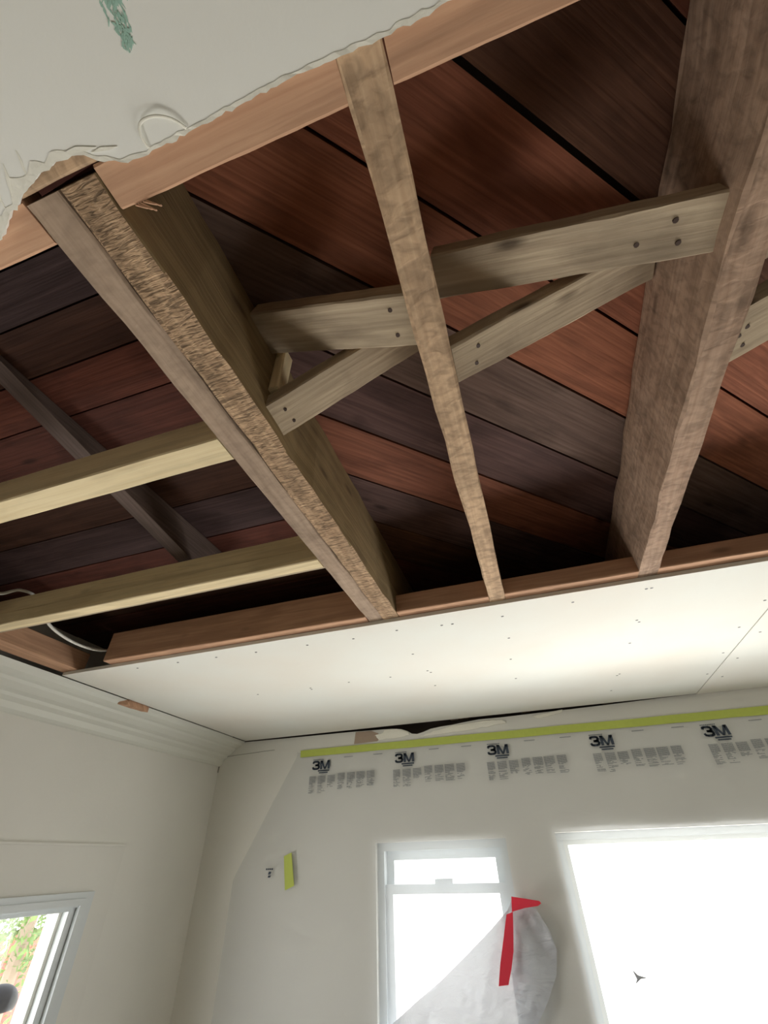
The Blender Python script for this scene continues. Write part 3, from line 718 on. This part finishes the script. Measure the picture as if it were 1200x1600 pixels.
# green tape
def tape(name, top, bot, mat, label, group=None, y=None, th=.0035):
    mb = MB(); n = len(top); y = FY-.006 if y is None else y
    for yy in (y-th, y):
        for p in top: mb.v.append(U(p[0]*Kf, yy + .0015*noise.noise(Vector((p[0]*20, 0, 0))), p[1]*Kf))
        for p in bot: mb.v.append(U(p[0]*Kf, yy + .0015*noise.noise(Vector((p[0]*20, 0, 0))), p[1]*Kf))
    for b0 in (0, 2*n):
        for i in range(n-1): mb.f.append([b0+i, b0+i+1, b0+n+i+1, b0+n+i]); mb.uv.append([(0,0)]*4); mb.t.append((1,1,1,1))
    for i in range(n-1):
        for r in (0, n): mb.f.append([r+i, r+i+1, 2*n+r+i+1, 2*n+r+i]); mb.uv.append([(0,0)]*4); mb.t.append((1,1,1,1))
    for i in (0, n-1): mb.f.append([i, n+i, 3*n+i, 2*n+i]); mb.uv.append([(0,0)]*4); mb.t.append((1,1,1,1))
    return tag(mb.build(name, mat), label, 'tape', group)
xs = [-2.237+.05*i for i in range(113)]
tape('masking_tape', [(x, .858+.003*noise.noise(Vector((x*2, 0, 0)))) for x in xs], [(x+.004, .798+.003*noise.noise(Vector((x*3, 5, 0)))) for x in xs], 'green', 'long yellow-green tape strip holding the masking film high on the far wall', 'green tapes on the far wall')
tape('masking_tape', [(-2.295, .045), (-2.225, .068)], [(-2.255, -.178), (-2.175, -.150)], 'green', 'short yellow-green tape piece stuck upright left of the windows', 'green tapes on the far wall', y=FY-.034)

# loose flap of film held by red tape
L = [(-.405, -.235), (-.45, -.30), (-.60, -.41), (-.78, -.53), (-.98, -.66), (-1.16, -.76), (-1.36, -.88), (-1.6, -1.05), (-1.8, -1.3)]
Rr = [(-.385, -.237), (-.25, -.30), (-.19, -.40), (-.165, -.50), (-.20, -.62), (-.28, -.73), (-.37, -.83), (-.45, -1.0), (-.5, -1.3)]
mb = MB(); NR, NCc = 64, 60
def interp(P, f):
    f *= len(P)-1; i = min(int(f), len(P)-2); f -= i; return (P[i][0]+(P[i+1][0]-P[i][0])*f, P[i][1]+(P[i+1][1]-P[i][1])*f)
for i in range(NR+1):
    a, b_ = interp(L, i/NR), interp(Rr, i/NR)
    for j in range(NCc+1):
        s_ = j/NCc; x = a[0]+(b_[0]-a[0])*s_; z = a[1]+(b_[1]-a[1])*s_ - .05*math.sin(PI*s_)*(i/NR)
        ang = math.atan2(x+.43, -(z+.2)); rad = math.hypot(x+.43, z+.2)
        y = 4.185 - .02*math.sin(ang*9)*min(1, rad*3) - .05*rad*math.sin(PI*s_)**.5 - .015*noise.noise(Vector((x*7, z*7, 0))) - .012*noise.noise(Vector((x*18, z*18, 4)))
        if z < -.64 and x > -.85: y -= .03*abs(noise.noise(Vector((x*11, z*16, 9))))*min(1, (-.64-z)*12)
        mb.v.append(U(x*.985, y, z*.985))
for i in range(NR):
    for j in range(NCc):
        a = i*(NCc+1)+j; mb.f.append([a, a+1, a+NCc+2, a+NCc+1]); mb.uv.append([(0,0)]*4); mb.t.append((1,1,1,1))
tag(mb.build('film_flap', 'flap', smooth=True), 'loose bunched flap of clear film hanging over the smaller window', 'plastic film')
def redpiece(pts, label, y0):
    mb = MB(); mb.plate([(x*.985, z*.985) for x, z in pts], y0, y0+.004); return tag(mb.build('red_tape', 'red'), label, 'tape', 'red tape on the loose film')
redpiece([(-.402, -.225), (-.30, -.238), (-.215, -.25), (-.205, -.262), (-.23, -.275), (-.32, -.285), (-.415, -.305)], 'red tape tab pointing right at the top of the loose film', 4.10)
redpiece([(-.455, -.318), (-.408, -.305), (-.425, -.40), (-.445, -.50), (-.475, -.58), (-.51, -.655), (-.575, -.662), (-.545, -.56), (-.50, -.44)], 'red tape strip hanging straight down the loose film', 4.10)

# ------------------------------------------------------------------ garden seen through the side window
def garden():
    struct(bx((-15, 5.5, ZF-.3), (-6, 13, ZF-.15)), 'ground', 'lawn')
    def shrub(name, x, y, z, r, n, mat, label, trunk=True, seed=1, g=None):
        o = empty(name, (x, y, ZF-.15), label, 'shrub' if name == 'shrub' else 'tree', g)
        r_ = random.Random(seed); mb = MB()
        for k in range(n):
            d = Vector((r_.gauss(0, 1), r_.gauss(0, 1), r_.gauss(0, 1))).normalized()*r*r_.uniform(.4, 1)
            c = Vector((x, y, z))+d; s_ = r*r_.uniform(.03, .08)
            a1 = Vector((r_.gauss(0, 1), r_.gauss(0, 1), r_.gauss(0, 1))).normalized(); a2 = a1.cross(Vector((.3, .5, .8))).normalized()
            b0 = len(mb.v); mb.v += [U(*(c-a1*s_)), U(*(c+a2*s_*.45)), U(*(c+a1*s_)), U(*(c-a2*s_*.45))]
            mb.f.append([b0, b0+1, b0+2, b0+3]); mb.uv.append([(0,0)]*4); mb.t.append((1,1,1,1))
        mb.build('foliage', mat, o)
        mb = tube([(x, y, ZF-.2), (x+.05, y-.05, (ZF+z)/2), (x, y, z)], r*.09, 8); mb.build('trunk', 'bark', o)
    shrub('tree', -9.8, 8.5, -.4, 1.25, 2000, 'leaf', 'green leafy tree seen through the side window', seed=3)
    shrub('tree', -11.5, 10.6, -.9, 1.2, 1500, 'leaf', 'farther green tree seen at the right of the side window', seed=8)
    shrub('shrub', -8.2, 7.0, -2.2, .7, 1200, 'leaf', 'low green shrub seen at the bottom of the side window', seed=4)
    o = empty('garden_fence', (-13.6, 9, ZF-.15), 'red slatted fence glimpsed through the side window', 'fence')
    for k in range(9): bx((-13.7, 8+.5*k, ZF-.15), (-13.6, 8.3+.5*k, -1.2)).build('slat', 'redpaint', o)
    bx((-13.6, 7.9, -1.7), (-13.52, 12.5, -1.55)).build('rail', 'redpaint', o)
garden()
# dark rounded object of unknown kind outside the side window, bracket added to carry it
lo_ = empty('rounded_shape', (-3.9, 3.35, -.78), 'dark grey rounded shape just outside the side window', 'unidentified')
mb = MB(); c = Vector((-3.9, 3.35, -.70)); R0 = .125
rings = 14
for i in range(rings+1):
    f = i/rings; zz_ = c.z+R0*.75*math.cos(PI*f*.62) ; rr = R0*math.sin(PI*f*.62)
    for k in range(24): mb.v.append(U(c.x+rr*math.cos(2*PI*k/24), c.y+rr*math.sin(2*PI*k/24), zz_))
for i in range(rings):
    for k in range(24):
        j = (k+1) % 24; mb.f.append([i*24+k, i*24+j, (i+1)*24+j, (i+1)*24+k]); mb.uv.append([(0,0)]*4); mb.t.append((1,1,1,1))
mb.f.append([rings*24+k for k in range(24)]); mb.uv.append([(0,0)]*24); mb.t.append((1,1,1,1))
mb.build('rounded_cap', 'dark', lo_, True)
tube([(-3.9, 3.35, -.72), (-3.9, 3.0, -.74), (-3.6, 2.97, -.80), (XL-WT, 2.97, -.80)][:2]+[(-3.9, 2.2, -.80), (-3.6, 1.30, -.9), (XL-.127, 1.25, -.9)], .012, 6).build('bracket', 'dark', lo_)
